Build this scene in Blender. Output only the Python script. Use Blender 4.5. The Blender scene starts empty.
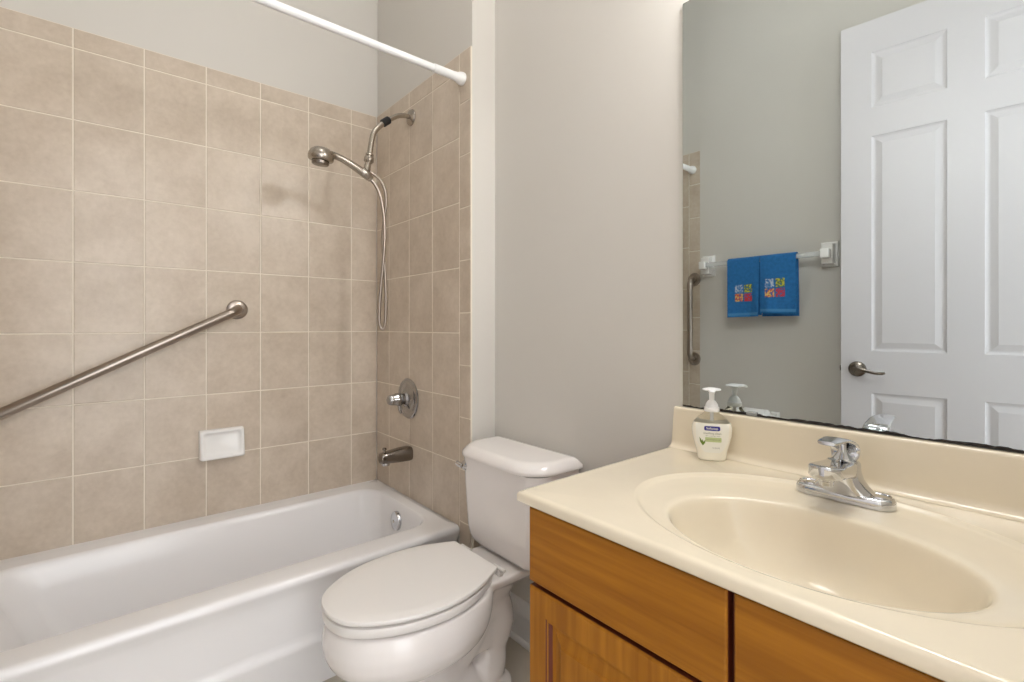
import bpy, bmesh, math, random
from math import sin, cos, pi, radians, sqrt, atan2
from mathutils import Vector, Matrix
random.seed(7)
S = bpy.context.scene
COL = S.collection

# ------------------------------------------------------------------ camera, world, light, exposure
CZ = 1.163
cam_d = bpy.data.cameras.new('camera')
cam = bpy.data.objects.new('camera', cam_d); COL.objects.link(cam)
cam.location = (0, 0, CZ)
cam.rotation_euler = (radians(90), 0, radians(49.83))
cam_d.sensor_width = 36.0
cam_d.lens = 484.77 / 1024 * 36.0
cam_d.shift_y = -15.1 / 1024
cam_d.clip_start = 0.02
S.camera = cam

w = bpy.data.worlds.new('world'); S.world = w; w.use_nodes = True
w.node_tree.nodes['Background'].inputs[0].default_value = (0.95, 0.97, 1.0, 1)
w.node_tree.nodes['Background'].inputs[1].default_value = 3.15

S.view_settings.view_transform = 'Standard'
S.view_settings.look = 'None'
S.view_settings.gamma = 1.0
S.view_settings.use_curve_mapping = False
S.view_settings.exposure = 0.34

GLOBE_STRENGTH = 47.0
FILL_STRENGTH = 11.0

# ------------------------------------------------------------------ materials
def srgb(r, g, b):
    f = lambda c: (c / 255 / 12.92) if c / 255 <= 0.04045 else ((c / 255 + 0.055) / 1.055) ** 2.4
    return (f(r), f(g), f(b), 1.0)

def mat(name, col, rough=0.5, metal=0.0, noise=0.0, nscale=20.0, bump=0.0, bscale=200.0, **kw):
    m = bpy.data.materials.new(name); m.use_nodes = True
    nt = m.node_tree; b = nt.nodes['Principled BSDF']
    b.inputs['Base Color'].default_value = col
    b.inputs['Roughness'].default_value = rough
    b.inputs['Metallic'].default_value = metal
    for k, v in kw.items():
        b.inputs[k.replace('_', ' ')].default_value = v
    tc = nt.nodes.new('ShaderNodeNewGeometry')
    if noise > 0:
        n = nt.nodes.new('ShaderNodeTexNoise'); n.inputs['Scale'].default_value = nscale; n.inputs['Detail'].default_value = 5
        nt.links.new(tc.outputs['Position'], n.inputs['Vector'])
        hsv = nt.nodes.new('ShaderNodeHueSaturation'); hsv.inputs['Color'].default_value = col
        mr = nt.nodes.new('ShaderNodeMapRange')
        mr.inputs[1].default_value = 0.3; mr.inputs[2].default_value = 0.7
        mr.inputs[3].default_value = 1 - noise; mr.inputs[4].default_value = 1 + noise
        nt.links.new(n.outputs['Fac'], mr.inputs[0]); nt.links.new(mr.outputs[0], hsv.inputs['Value'])
        nt.links.new(hsv.outputs[0], b.inputs['Base Color'])
    if bump > 0:
        n2 = nt.nodes.new('ShaderNodeTexNoise'); n2.inputs['Scale'].default_value = bscale; n2.inputs['Detail'].default_value = 3
        nt.links.new(tc.outputs['Position'], n2.inputs['Vector'])
        bp = nt.nodes.new('ShaderNodeBump'); bp.inputs['Strength'].default_value = bump; bp.inputs['Distance'].default_value = 0.002
        nt.links.new(n2.outputs['Fac'], bp.inputs['Height']); nt.links.new(bp.outputs[0], b.inputs['Normal'])
    return m

def tile_mat(name, c1, c2):
    m = bpy.data.materials.new(name); m.use_nodes = True
    nt = m.node_tree; b = nt.nodes['Principled BSDF']; b.inputs['Roughness'].default_value = 0.3
    g = nt.nodes.new('ShaderNodeNewGeometry')
    add = nt.nodes.new('ShaderNodeVectorMath'); add.operation = 'MULTIPLY_ADD'
    comb = nt.nodes.new('ShaderNodeCombineXYZ')
    for i in range(3): nt.links.new(g.outputs['Random Per Island'], comb.inputs[i])
    nt.links.new(comb.outputs[0], add.inputs[0]); add.inputs[1].default_value = (7, 11, 13)
    nt.links.new(g.outputs['Position'], add.inputs[2])
    n1 = nt.nodes.new('ShaderNodeTexNoise'); n1.inputs['Scale'].default_value = 7; n1.inputs['Detail'].default_value = 8; n1.inputs['Roughness'].default_value = 0.65
    n2 = nt.nodes.new('ShaderNodeTexNoise'); n2.inputs['Scale'].default_value = 60; n2.inputs['Detail'].default_value = 4
    nt.links.new(add.outputs[0], n1.inputs['Vector']); nt.links.new(add.outputs[0], n2.inputs['Vector'])
    mx = nt.nodes.new('ShaderNodeMath'); mx.operation = 'MULTIPLY_ADD'; mx.inputs[1].default_value = 0.35
    nt.links.new(n2.outputs['Fac'], mx.inputs[0]); nt.links.new(n1.outputs['Fac'], mx.inputs[2])
    r = nt.nodes.new('ShaderNodeValToRGB')
    r.color_ramp.elements[0].position = 0.42; r.color_ramp.elements[0].color = c2
    r.color_ramp.elements[1].position = 0.85; r.color_ramp.elements[1].color = c1
    nt.links.new(mx.outputs[0], r.inputs['Fac'])
    hsv = nt.nodes.new('ShaderNodeHueSaturation')
    mr = nt.nodes.new('ShaderNodeMapRange'); mr.inputs[3].default_value = 0.97; mr.inputs[4].default_value = 1.02
    nt.links.new(g.outputs['Random Per Island'], mr.inputs[0]); nt.links.new(mr.outputs[0], hsv.inputs['Value'])
    nt.links.new(r.outputs[0], hsv.inputs['Color']); nt.links.new(hsv.outputs[0], b.inputs['Base Color'])
    bp = nt.nodes.new('ShaderNodeBump'); bp.inputs['Strength'].default_value = 0.12; bp.inputs['Distance'].default_value = 0.003
    nt.links.new(n1.outputs['Fac'], bp.inputs['Height']); nt.links.new(bp.outputs[0], b.inputs['Normal'])
    return m

def wood_mat(name, c1, c2, axis='x'):
    m = bpy.data.materials.new(name); m.use_nodes = True
    nt = m.node_tree; b = nt.nodes['Principled BSDF']; b.inputs['Roughness'].default_value = 0.5; b.inputs['Specular IOR Level'].default_value = 0.3
    g = nt.nodes.new('ShaderNodeNewGeometry'); mp = nt.nodes.new('ShaderNodeMapping')
    mp.inputs['Scale'].default_value = (2.2, 20, 44) if axis == 'x' else (44, 20, 2.2)
    nt.links.new(g.outputs['Position'], mp.inputs['Vector'])
    n = nt.nodes.new('ShaderNodeTexNoise'); n.inputs['Scale'].default_value = 1.4; n.inputs['Detail'].default_value = 7; n.inputs['Distortion'].default_value = 0.35
    nt.links.new(mp.outputs[0], n.inputs['Vector'])
    r = nt.nodes.new('ShaderNodeValToRGB')
    r.color_ramp.elements[0].position = 0.32; r.color_ramp.elements[0].color = c2
    r.color_ramp.elements[1].position = 0.68; r.color_ramp.elements[1].color = c1
    nt.links.new(n.outputs['Fac'], r.inputs['Fac']); nt.links.new(r.outputs[0], b.inputs['Base Color'])
    return m

def emit_mat(name, col, strength):
    m = bpy.data.materials.new(name); m.use_nodes = True
    b = m.node_tree.nodes['Principled BSDF']
    b.inputs['Base Color'].default_value = (0.9, 0.9, 0.9, 1)
    b.inputs['Emission Color'].default_value = col; b.inputs['Emission Strength'].default_value = strength
    return m

M = {}
M['paint'] = mat('wall_paint', srgb(214, 210, 203), 0.75, bump=0.06, bscale=350, noise=0.008, nscale=3)
M['ceiling'] = mat('ceiling_paint', srgb(240, 240, 238), 0.85)
M['white_paint'] = mat('white_gloss_paint', srgb(238, 237, 236), 0.38)
M['tile'] = tile_mat('beige_ceramic_tile', srgb(213, 199, 182), srgb(191, 175, 156))
M['grout'] = mat('tile_grout', srgb(236, 227, 212), 0.9)
M['floor'] = mat('vinyl_floor', srgb(196, 188, 174), 0.5, noise=0.06, nscale=9)
M['porcelain'] = mat('white_porcelain', srgb(243, 238, 235), 0.16, Coat_Weight=0.3, Coat_Roughness=0.05)
M['tub'] = mat('white_enamel', srgb(243, 241, 241), 0.22, Coat_Weight=0.25, Coat_Roughness=0.06)
M['seat'] = mat('white_seat_plastic', srgb(240, 236, 232), 0.3)
M['ceramic'] = mat('white_ceramic', srgb(243, 241, 238), 0.2)
M['plastic'] = mat('white_plastic', srgb(243, 243, 243), 0.35)
M['chrome'] = mat('chrome', (0.66, 0.67, 0.69, 1), 0.06, 1.0)
M['nickel'] = mat('brushed_nickel', srgb(176, 168, 158), 0.27, 1.0)
M['steel'] = mat('brushed_steel', srgb(166, 155, 145), 0.28, 1.0)
M['dark_nickel'] = mat('satin_dark_nickel', srgb(136, 128, 120), 0.22, 1.0)
M['door_paint'] = mat('white_door_paint', srgb(222, 219, 222), 0.4)
M['dark_chrome'] = mat('valve_chrome', (0.40, 0.39, 0.385, 1), 0.16, 1.0)  # chrome with a darker base colour
M['black'] = mat('black_rubber', srgb(22, 22, 24), 0.5)
M['marble'] = mat('cream_cultured_marble', srgb(233, 221, 198), 0.18, noise=0.035, nscale=6, Coat_Weight=0.3, Coat_Roughness=0.08)
M['wood'] = wood_mat('honey_maple', srgb(172, 112, 28), srgb(140, 86, 15), 'x')
M['wood_v'] = wood_mat('honey_maple_upright', srgb(174, 114, 30), srgb(146, 91, 18), 'z')
M['glaze'] = mat('red_brown_glaze', srgb(96, 40, 18), 0.5)
M['mirror'] = mat('mirror_silver', (0.61, 0.655, 0.66, 1), 0.012, 1.0)
M['mirror_edge'] = mat('desilvered_edge', srgb(34, 28, 24), 0.6, noise=0.4, nscale=120)
M['blue'] = mat('blue_terry', srgb(40, 112, 174), 0.95, noise=0.12, nscale=60, bump=0.8, bscale=900)
M['blue_hem'] = mat('blue_hem', srgb(70, 138, 192), 0.9)
M['acrylic'] = mat('clear_acrylic', (0.95, 0.97, 0.97, 1), 0.12, Transmission_Weight=0.65, IOR=1.35)
M['paper'] = mat('toilet_paper', srgb(245, 244, 242), 0.95)
M['soap'] = mat('cream_soap', srgb(250, 245, 230), 0.22)
M['clear'] = mat('clear_plastic', (0.96, 0.965, 0.93, 1), 0.05, Transmission_Weight=1.0, IOR=1.15)
M['label'] = mat('label_white', srgb(244, 242, 232), 0.4)
M['label_blue'] = mat('label_blue', srgb(48, 42, 140), 0.4)
M['label_text'] = mat('label_grey_text', srgb(120, 124, 104), 0.5)
M['label_green'] = mat('label_green', srgb(196, 208, 150), 0.5)
M['leaf'] = mat('label_leaf', srgb(110, 136, 44), 0.5)
M['ink'] = mat('label_ink', srgb(60, 60, 62), 0.5)
M['globe'] = emit_mat('frosted_lamp_glass', (1.0, 0.985, 0.965, 1), GLOBE_STRENGTH)
M['fill_diffuser'] = emit_mat('fill_light_glow', (1.0, 0.98, 0.96, 1), FILL_STRENGTH)
def thread(name, a, b_, sc):
    m = bpy.data.materials.new(name); m.use_nodes = True
    nt = m.node_tree; b = nt.nodes['Principled BSDF']; b.inputs['Roughness'].default_value = 0.8
    g = nt.nodes.new('ShaderNodeNewGeometry'); n = nt.nodes.new('ShaderNodeTexNoise'); n.inputs['Scale'].default_value = sc; n.inputs['Detail'].default_value = 2
    nt.links.new(g.outputs['Position'], n.inputs['Vector'])
    r = nt.nodes.new('ShaderNodeValToRGB'); r.color_ramp.interpolation = 'CONSTANT'
    r.color_ramp.elements[0].color = srgb(40, 110, 172); r.color_ramp.elements[1].position = 0.42; r.color_ramp.elements[1].color = b_
    e3 = r.color_ramp.elements.new(0.52); e3.color = a
    nt.links.new(n.outputs['Fac'], r.inputs['Fac']); nt.links.new(r.outputs[0], b.inputs['Base Color'])
    return m
M['th_grey'] = thread('grey_thread', srgb(190, 200, 214), srgb(96, 140, 190), 95)
M['th_green'] = thread('green_thread', srgb(196, 196, 70), srgb(96, 120, 60), 95)
M['th_yellow'] = thread('yellow_thread', srgb(230, 196, 110), srgb(206, 84, 70), 95)
M['th_red'] = thread('red_thread', srgb(206, 58, 62), srgb(170, 70, 104), 95)

# ------------------------------------------------------------------ object helpers
ORG = {}
def thing(name, label, cat, loc=(0, 0, 0), rotz=0.0, group=None):
    o = bpy.data.objects.new(name, None); COL.objects.link(o)
    o.empty_display_size = 0.05
    o.location = loc; o.rotation_euler = (0, 0, rotz)
    o['label'] = label; o['category'] = cat
    if group: o['group'] = group
    ORG[o.name] = Vector(loc)
    return o

def tag(o, label, cat, group=None):
    o['label'] = label; o['category'] = cat
    if group: o['group'] = group
    return o

def obj(name, bm, mats, parent=None, origin=None, local=False, smooth=True, angle=38, label=None, mods=None):
    """one mesh object; bm in world coordinates unless local (then in the parent's own frame)"""
    bmesh.ops.recalc_face_normals(bm, faces=bm.faces[:]) if not getattr(bm, 'keep', False) else None
    org = Vector((0, 0, 0))
    if parent is not None and not local:
        p = parent
        while p.parent is not None: p = p.parent
        org = ORG.get(p.name, Vector((0, 0, 0)))
    elif origin is not None:
        org = Vector(origin)
    if org.length > 0:
        bmesh.ops.translate(bm, vec=-org, verts=bm.verts[:])
    me = bpy.data.meshes.new(name); bm.to_mesh(me); bm.free()
    o = bpy.data.objects.new(name, me); COL.objects.link(o)
    for m in (mats if isinstance(mats, (list, tuple)) else [mats]): me.materials.append(m)
    if smooth:
        me.shade_smooth(); me.set_sharp_from_angle(angle=radians(angle))
    if parent is not None: o.parent = parent
    elif origin is not None: o.location = origin; ORG[o.name] = Vector(origin)
    if label: o['label'] = label
    for t, kw in (mods or []):
        md = o.modifiers.new(t.lower(), t)
        for k, v in kw.items(): setattr(md, k, v)
    return o

def struct(name, bm, mats, parent=None, origin=None, **kw):
    o = obj(name, bm, mats, parent, origin, **kw)
    o['kind'] = 'structure'
    if parent is None and origin is None: ORG[o.name] = Vector((0, 0, 0))
    return o

NB = bmesh.new
def box(bm, a, b, bev=0.0, mi=0, seg=2):
    lo = [min(a[i], b[i]) for i in range(3)]; hi = [max(a[i], b[i]) for i in range(3)]
    t = NB()
    vs = [t.verts.new((x, y, z)) for x in (lo[0], hi[0]) for y in (lo[1], hi[1]) for z in (lo[2], hi[2])]
    for f in ((0, 1, 3, 2), (4, 6, 7, 5), (0, 4, 5, 1), (2, 3, 7, 6), (0, 2, 6, 4), (1, 5, 7, 3)):
        t.faces.new([vs[i] for i in f])
    if bev > 0: bmesh.ops.bevel(t, geom=t.edges[:], offset=bev, segments=seg, affect='EDGES', profile=0.5)
    for f in t.faces: f.material_index = mi
    merge(bm, t); return bm

def merge(bm, t, mtx=None):
    if mtx is not None: bmesh.ops.transform(t, matrix=mtx, verts=t.verts[:])
    bmesh.ops.recalc_face_normals(t, faces=t.faces[:])
    me = bpy.data.meshes.new('tmp'); t.to_mesh(me); t.free(); bm.from_mesh(me); bpy.data.meshes.remove(me)

def loft(bm, rings, cap0=True, cap1=True, closed=True, mi=0):
    t = NB(); R = [[t.verts.new(p) for p in r] for r in rings]; n = len(R[0])
    for i in range(len(R) - 1):
        for j in range(n if closed else n - 1):
            k = (j + 1) % n
            try: t.faces.new((R[i][j], R[i][k], R[i + 1][k], R[i + 1][j]))
            except ValueError: pass
    if cap0: t.faces.new(list(reversed(R[0])))
    if cap1: t.faces.new(R[-1])
    for f in t.faces: f.material_index = mi
    merge(bm, t); return bm

def sring(cx, cy, z, ax, ay, n=48, e=2.0, e2=None):
    """superellipse ring; e2 = exponent for the +y half"""
    out = []
    for i in range(n):
        a = 2 * pi * i / n; c, s = cos(a), sin(a)
        ee = (e2 if (e2 and s > 0) else e)
        out.append((cx + ax * math.copysign(abs(c) ** (2 / ee), c), cy + ay * math.copysign(abs(s) ** (2 / ee), s), z))
    return out

def smooth_path(pts, sub=6):
    P = [Vector(p) for p in pts]; out = []
    for i in range(len(P) - 1):
        p0 = P[max(i - 1, 0)]; p1 = P[i]; p2 = P[i + 1]; p3 = P[min(i + 2, len(P) - 1)]
        for k in range(sub):
            t = k / sub
            out.append(0.5 * ((2 * p1) + (p2 - p0) * t + (2 * p0 - 5 * p1 + 4 * p2 - p3) * t * t + (3 * p1 - p0 - 3 * p2 + p3) * t ** 3))
    out.append(P[-1]); return out

def lerp_list(vals, n):
    out = []
    for i in range(n):
        t = i / (n - 1) * (len(vals) - 1); k = min(int(t), len(vals) - 2); out.append(vals[k] + (vals[k + 1] - vals[k]) * (t - k))
    return out

def frames(path, up=None):
    fr = []; prev = None
    for i, p in enumerate(path):
        a = path[max(i - 1, 0)]; b = path[min(i + 1, len(path) - 1)]
        t = (b - a).normalized()
        if up is not None: u = (Vector(up) - t * Vector(up).dot(t)).normalized()
        elif prev is None:
            q = Vector((0, 0, 1)) if abs(t.z) < 0.9 else Vector((1, 0, 0)); u = (q - t * q.dot(t)).normalized()
        else: u = (prev - t * prev.dot(t)).normalized()
        prev = u; fr.append((p, t, u, t.cross(u)))
    return fr

def tube(bm, pts, r, n=16, smooth=0, caps=True, mi=0):
    path = smooth_path(pts, smooth) if smooth else [Vector(p) for p in pts]
    rr = lerp_list(r, len(path)) if isinstance(r, (list, tuple)) else [r] * len(path)
    rings = []
    for (p, t, u, v), q in zip(frames(path), rr):
        rings.append([tuple(p + u * q * cos(2 * pi * k / n) + v * q * sin(2 * pi * k / n)) for k in range(n)])
    return loft(bm, rings, caps, caps, mi=mi)

def strap(bm, pts, hw, ht, up, n=20, e=3.0, smooth=6, mi=0):
    """sweep a rounded-rectangle section: hw along 'side', ht along up"""
    path = smooth_path(pts, smooth) if smooth else [Vector(p) for p in pts]
    W = lerp_list(hw, len(path)); T = lerp_list(ht, len(path)); rings = []
    for (p, t, u, v), a, b in zip(frames(path, up), W, T):
        ring = []
        for k in range(n):
            th = 2 * pi * k / n; c, s = cos(th), sin(th)
            ring.append(tuple(p + v * a * math.copysign(abs(c) ** (2 / e), c) + u * b * math.copysign(abs(s) ** (2 / e), s)))
        rings.append(ring)
    return loft(bm, rings, mi=mi)

def lathe(bm, prof, origin, axis=(0, 0, 1), n=32, mi=0):
    """prof = (radius, height along axis)"""
    ax = Vector(axis).normalized(); q = Vector((0, 0, 1)) if abs(ax.z) < 0.9 else Vector((1, 0, 0))
    u = (q - ax * q.dot(ax)).normalized(); v = ax.cross(u); O = Vector(origin)
    rings = [[tuple(O + ax * h + (u * cos(2 * pi * k / n) + v * sin(2 * pi * k / n)) * max(r, 1e-4)) for k in range(n)] for r, h in prof]
    return loft(bm, rings, mi=mi)

def rect_rings(bm, mp, a0, a1, b0, b1, prof, mis=None, cap=True):
    """concentric rectangles; prof = [(inset, depth)], mp(a, b, d) -> point; mis = material per band"""
    t = NB(); R = []
    for ins, d in prof:
        R.append([t.verts.new(mp(a, b, d)) for a, b in ((a0 + ins, b0 + ins), (a1 - ins, b0 + ins), (a1 - ins, b1 - ins), (a0 + ins, b1 - ins))])
    for i in range(len(R) - 1):
        for j in range(4):
            f = t.faces.new((R[i][j], R[i][(j + 1) % 4], R[i + 1][(j + 1) % 4], R[i + 1][j])); f.material_index = mis[i] if mis else 0
    if cap: t.faces.new(R[-1])
    me = bpy.data.meshes.new('tmp'); t.to_mesh(me); t.free(); bm.from_mesh(me); bpy.data.meshes.remove(me)
    return bm

# ------------------------------------------------------------------ measured frame of the room
XL, YE, XJ, YW, YO, XR, ZC = -2.332, 1.0665, -1.5075, 1.185, -0.41, 0.125, 3.35
G = 0.0021  # half a grout joint

# ------------------------------------------------------------------ setting
struct('floor', box(NB(), (-2.44, -0.62, -0.1), (1.15, 1.30, 0)), M['floor'], smooth=False)
struct('ceiling', box(NB(), (-2.44, -0.62, ZC), (1.15, 1.30, ZC + 0.1)), M['ceiling'], smooth=False)
wall_left = struct('wall_left', box(NB(), (-2.44, -0.418, 0), (XL - 0.008, 1.0745, ZC)), M['paint'], smooth=False)
wall_alcove = struct('wall_alcove', box(NB(), (-2.44, YE + 0.008, 0), (XJ, 1.30, ZC)), M['paint'], smooth=False)
wall_back = struct('wall_back', box(NB(), (XJ, YW, 0), (0.25, 1.30, ZC)), M['paint'], smooth=False)
wall_front = struct('wall_front', box(box(NB(), (-2.44, -0.52, 0), (XJ - 0.003, YO - 0.008, ZC)), (XJ - 0.003, -0.52, 0), (0.25, YO, ZC)), M['paint'], smooth=False)
DY0, DY1, DZ = -0.385, 0.485, 2.575
bm = box(NB(), (XR, YO, 0), (XR + 0.115, DY0, ZC)); box(bm, (XR, DY1, 0), (XR + 0.115, YW, ZC)); box(bm, (XR, DY0, DZ), (XR + 0.115, DY1, ZC))
struct('wall_right', bm, M['paint'], smooth=False)
# unseen hall walls, added to narrow the sky light entering the doorway
bm = box(NB(), (XR + 0.115, 0.60, 0), (1.15, 0.70, ZC)); struct('hall_light_block_left', bm, M['paint'], smooth=False)
bm = box(NB(), (XR + 0.115, -0.62, 0), (1.15, -0.52, ZC)); struct('hall_light_block_right', bm, M['paint'], smooth=False)
# door lining
bm = NB()
box(bm, (XR + 0.002, DY1 - 0.018, 0), (XR + 0.113, DY1 - 0.0005, DZ - 0.001), 0.002); box(bm, (XR + 0.002, DY0 + 0.0005, 0), (XR + 0.113, DY0 + 0.018, DZ - 0.001), 0.002)
box(bm, (XR + 0.002, DY0 + 0.018, DZ - 0.019), (XR + 0.113, DY1 - 0.018, DZ - 0.0005), 0.002)
struct('trim_1', bm, M['white_paint'])

def tiles(rects, mp):
    bm = NB()
    for a0, a1, b0, b1 in rects:
        rect_rings(bm, mp, a0 + G, a1 - G, b0 + G, b1 - G, [(0, -0.006), (0, -0.0014), (0.0004, -0.0006), (0.0012, -0.00015), (0.0026, 0)])
    A0 = min(r[0] for r in rects); A1 = max(r[1] for r in rects); B0 = min(r[2] for r in rects); B1 = max(r[3] for r in rects)
    n0 = len(bm.faces)
    rect_rings(bm, mp, A0 + 0.0006, A1 - 0.0006, B0 + 0.0006, B1 - 0.0006, [(0, -0.0078), (0, -0.0016)], [1])
    bm.faces.ensure_lookup_table()
    for f in bm.faces[n0:]: f.material_index = 1
    return bm

P = 0.2032
zs = [0.372, 0.627, 0.881, 1.136, 1.391, 1.6465, 1.900, 2.156, 2.228]
ys = [YO] + [-0.0812 + k * P for k in range(-1, 6)] + [YE]
rl = [(ys[i], ys[i + 1], zs[j], zs[j + 1]) for i in range(len(ys) - 1) for j in range(len(zs) - 1)]
struct('tile_cladding', tiles(rl, lambda a, b, d: (XL + d, a, b)), [M['tile'], M['grout']], wall_left, smooth=False)
xs = [XL, -2.1928, -1.9896, -1.7864, -1.5832]
bz = [0.0, 0.198] + [0.4014 + 0.2032 * k for k in range(9)] + [2.228]
def end_rects(x_outer):
    r = [(xs[i], xs[i + 1], zs[j], zs[j + 1]) for i in range(4) for j in range(len(zs) - 1)]
    return r + [(-1.5832, x_outer, bz[j], bz[j + 1]) for j in range(len(bz) - 1)]
def clad(name, rects, mp, wall):
    main = [q for q in rects if q[0] < -1.585]; edge = [q for q in rects if q[0] > -1.585]
    bm = tiles(main, mp); t = tiles(edge, mp)
    me = bpy.data.meshes.new('tmp'); t.to_mesh(me); t.free(); bm.from_mesh(me); bpy.data.meshes.remove(me)
    return struct(name, bm, [M['tile'], M['grout']], wall, smooth=False)
clad('tile_cladding', end_rects(XJ + 0.0005), lambda a, b, d: (a, YE - d, b), wall_alcove)
clad('tile_cladding', end_rects(XJ), lambda a, b, d: (a, YO + d, b), wall_front)
# low tile return on the jog beside the tub
struct('tile_return', tiles([(YE + 0.008, YW, 0.0, 0.198), (YE + 0.008, YW, 0.198, 0.4014)], lambda a, b, d: (XJ + 0.008 + d, a, b)), [M['tile'], M['grout']], wall_alcove, smooth=False)

# baseboards: profile (depth, height)
bp = [(0, 0), (0.022, 0), (0.024, 0.012), (0.020, 0.020), (0.0155, 0.022), (0.0155, 0.098), (0.0175, 0.101), (0.0165, 0.112), (0.0125, 0.118), (0.0105, 0.130), (0.0105, 0.142), (0.006, 0.150), (0, 0.153)]
def base(pts_fn, a0, a1):
    return loft(NB(), [[pts_fn(a0, d, z) for d, z in bp], [pts_fn(a1, d, z) for d, z in bp]])
struct('baseboard_back', base(lambda a, d, z: (a, YW - d, z), XJ + 0.010, -0.70), M['white_paint'], angle=50)
struct('baseboard_front', base(lambda a, d, z: (a, YO + d, z), XJ + 0.002, -0.02), M['white_paint'], angle=50)

# ------------------------------------------------------------------ bathtub
TX0, TX1, TY0, TY1, TZ = XL + 0.0015, -1.575, YO + 0.0015, YE - 0.0015, 0.383
tub = thing('bathtub', 'white enamelled bathtub in the tiled alcove with a stepped front apron', 'bathtub', ((TX0 + TX1) / 2, (TY0 + TY1) / 2, 0))
def rrect(x0, x1, y0, y1, z, r, n=10):
    out = []
    for cx, cy, a0 in ((x1 - r, y1 - r, 0), (x0 + r, y1 - r, 90), (x0 + r, y0 + r, 180), (x1 - r, y0 + r, 270)):
        for k in range(n + 1):
            a = radians(a0 + 90 * k / n); out.append((cx + r * cos(a), cy + r * sin(a), z))
    return out
bm = NB()
iz = [(0.0, 0.383, .0), (0.004, 0.3825, .0), (0.011, 0.379, 0), (0.018, 0.372, 0), (0.026, 0.357, 0.004), (0.045, 0.30, 0.012), (0.068, 0.20, 0.03), (0.092, 0.11, 0.05), (0.112, 0.078, 0.065), (0.14, 0.062, 0.08), (0.19, 0.056, 0.09)]
IX0, IX1, IY0, IY1 = -2.238, -1.672, -0.315, 1.004
def apron_x(z):
    pts = [(0.0, -1.609), (0.10, -1.602), (0.125, -1.598), (0.138, -1.5955), (0.146, -1.5945), (0.155, -1.597), (0.165, -1.602), (0.176, -1.604), (0.22, -1.602), (0.32, -1.592), (0.345, -1.583), (0.36, -1.5765), (0.366, -1.5755), (0.37, -1.575)]
    for (z0, x0), (z1, x1) in zip(pts, pts[1:]):
        if z0 <= z <= z1: return x0 + (x1 - x0) * (z - z0) / (z1 - z0)
    return -1.575
rings = []
for z_ in (0.001, 0.05, 0.10, 0.125, 0.138, 0.145, 0.150, 0.155, 0.160, 0.165, 0.170, 0.176, 0.182, 0.20, 0.24, 0.28, 0.32, 0.335, 0.345, 0.353, 0.36):
    rings.append(rrect(TX0, apron_x(z_), TY0, TY1, z_, 0.003))
for o_, z_ in ((0.0006, 0.366), (0.003, 0.3735), (0.007, 0.379), (0.013, 0.382), (0.022, 0.383)):
    rings.append(rrect(TX0, TX1 - o_, TY0, TY1, z_, 0.003 + o_ * 0.3))
rings.append(rrect(TX0 + 0.03, TX1 - 0.036, TY0 + 0.03, TY1 - 0.022, 0.3832, 0.05))
for d, z_, ex in iz:
    rings.append(rrect(IX0 + d * 0.75, IX1 - d * 0.75, IY0 + d * 1.9, IY1 - d * 0.32, z_, 0.095))
loft(bm, rings)
obj('basin_shell', bm, M['tub'], tub, angle=60)
bm = NB()
lathe(bm, [(0.0, 0.016), (0.013, 0.0162), (0.030, 0.014), (0.039, 0.010), (0.0415, 0.004), (0.041, -0.006), (0, -0.006)], (-1.957, 0.989, 0.306), (0, -1, 0.06), 36)
ov = obj('overflow_plate', bm, M['chrome'], tub, label='round chrome overflow plate')
bm = NB(); lathe(bm, [(0.0, 0.019), (0.004, 0.0188), (0.006, 0.016), (0.006, 0.012), (0, 0.012)], (-1.957, 0.989, 0.306), (0, -1, 0.06), 16)
obj('screw', bm, M['nickel'], ov)

# ------------------------------------------------------------------ shower fittings on the tiled end wall
SX = -1.965
arm = thing('shower_pipe', 'bent nickel shower pipe with a black coupling ring, high on the tiled end wall', 'shower pipe', (SX, YE, 2.103))
bm = NB(); lathe(bm, [(0.0, 0.001), (0.036, 0.001), (0.0365, 0.004), (0.033, 0.010), (0.020, 0.016), (0.013, 0.018), (0, 0.018)], (SX, YE, 2.103), (0, -1, 0), 36)
obj('flange', bm, M['nickel'], arm)
bm = NB(); tube(bm, [(SX, YE - 0.004, 2.103), (SX, 1.035, 2.103), (SX, 1.000, 2.093), (SX, 0.965, 2.070), (SX, 0.949, 2.058)], 0.0105, smooth=6)
obj('arm_pipe', bm, M['nickel'], arm)
bm = NB(); tube(bm, [(SX, 0.957, 2.0645), (SX, 0.9535, 2.062), (SX, 0.927, 2.040), (SX, 0.924, 2.0375)], [0.0125, 0.0165, 0.0165, 0.0125], 20)
obj('coupling', bm, M['black'], arm, label='black rubber coupling ring')
bm = NB(); tube(bm, [(SX, 0.932, 2.0435), (SX, 0.905, 2.016), (SX, 0.886, 1.988), (SX, 0.877, 1.957), (SX, 0.866, 1.890)], 0.0115, smooth=6)
obj('extension_pipe', bm, M['nickel'], arm)
bm = NB(); lathe(bm, [(0.0, 0.0), (0.012, 0.0), (0.0165, 0.004), (0.0165, 0.011), (0.013, 0.014), (0.019, 0.018), (0.0205, 0.026), (0.0205, 0.036), (0.016, 0.041), (0.0125, 0.046), (0, 0.046)], (SX, 0.8675, 1.897), (0, -0.14, -1), 24)
obj('swivel_nut', bm, M['nickel'], arm)
bm = NB(); tube(bm, [(SX, 0.861, 1.856), (SX, 0.857, 1.836), (SX, 0.853, 1.818)], [0.0125, 0.014, 0.016], 20)
lathe(bm, [(0.0, -0.021), (0.0175, -0.021), (0.0195, -0.018), (0.0195, 0.018), (0.0175, 0.021), (0, 0.021)], (SX, 0.848, 1.806), (0, -0.88, 0.47), 24)
obj('holder', bm, M['nickel'], arm)

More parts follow.
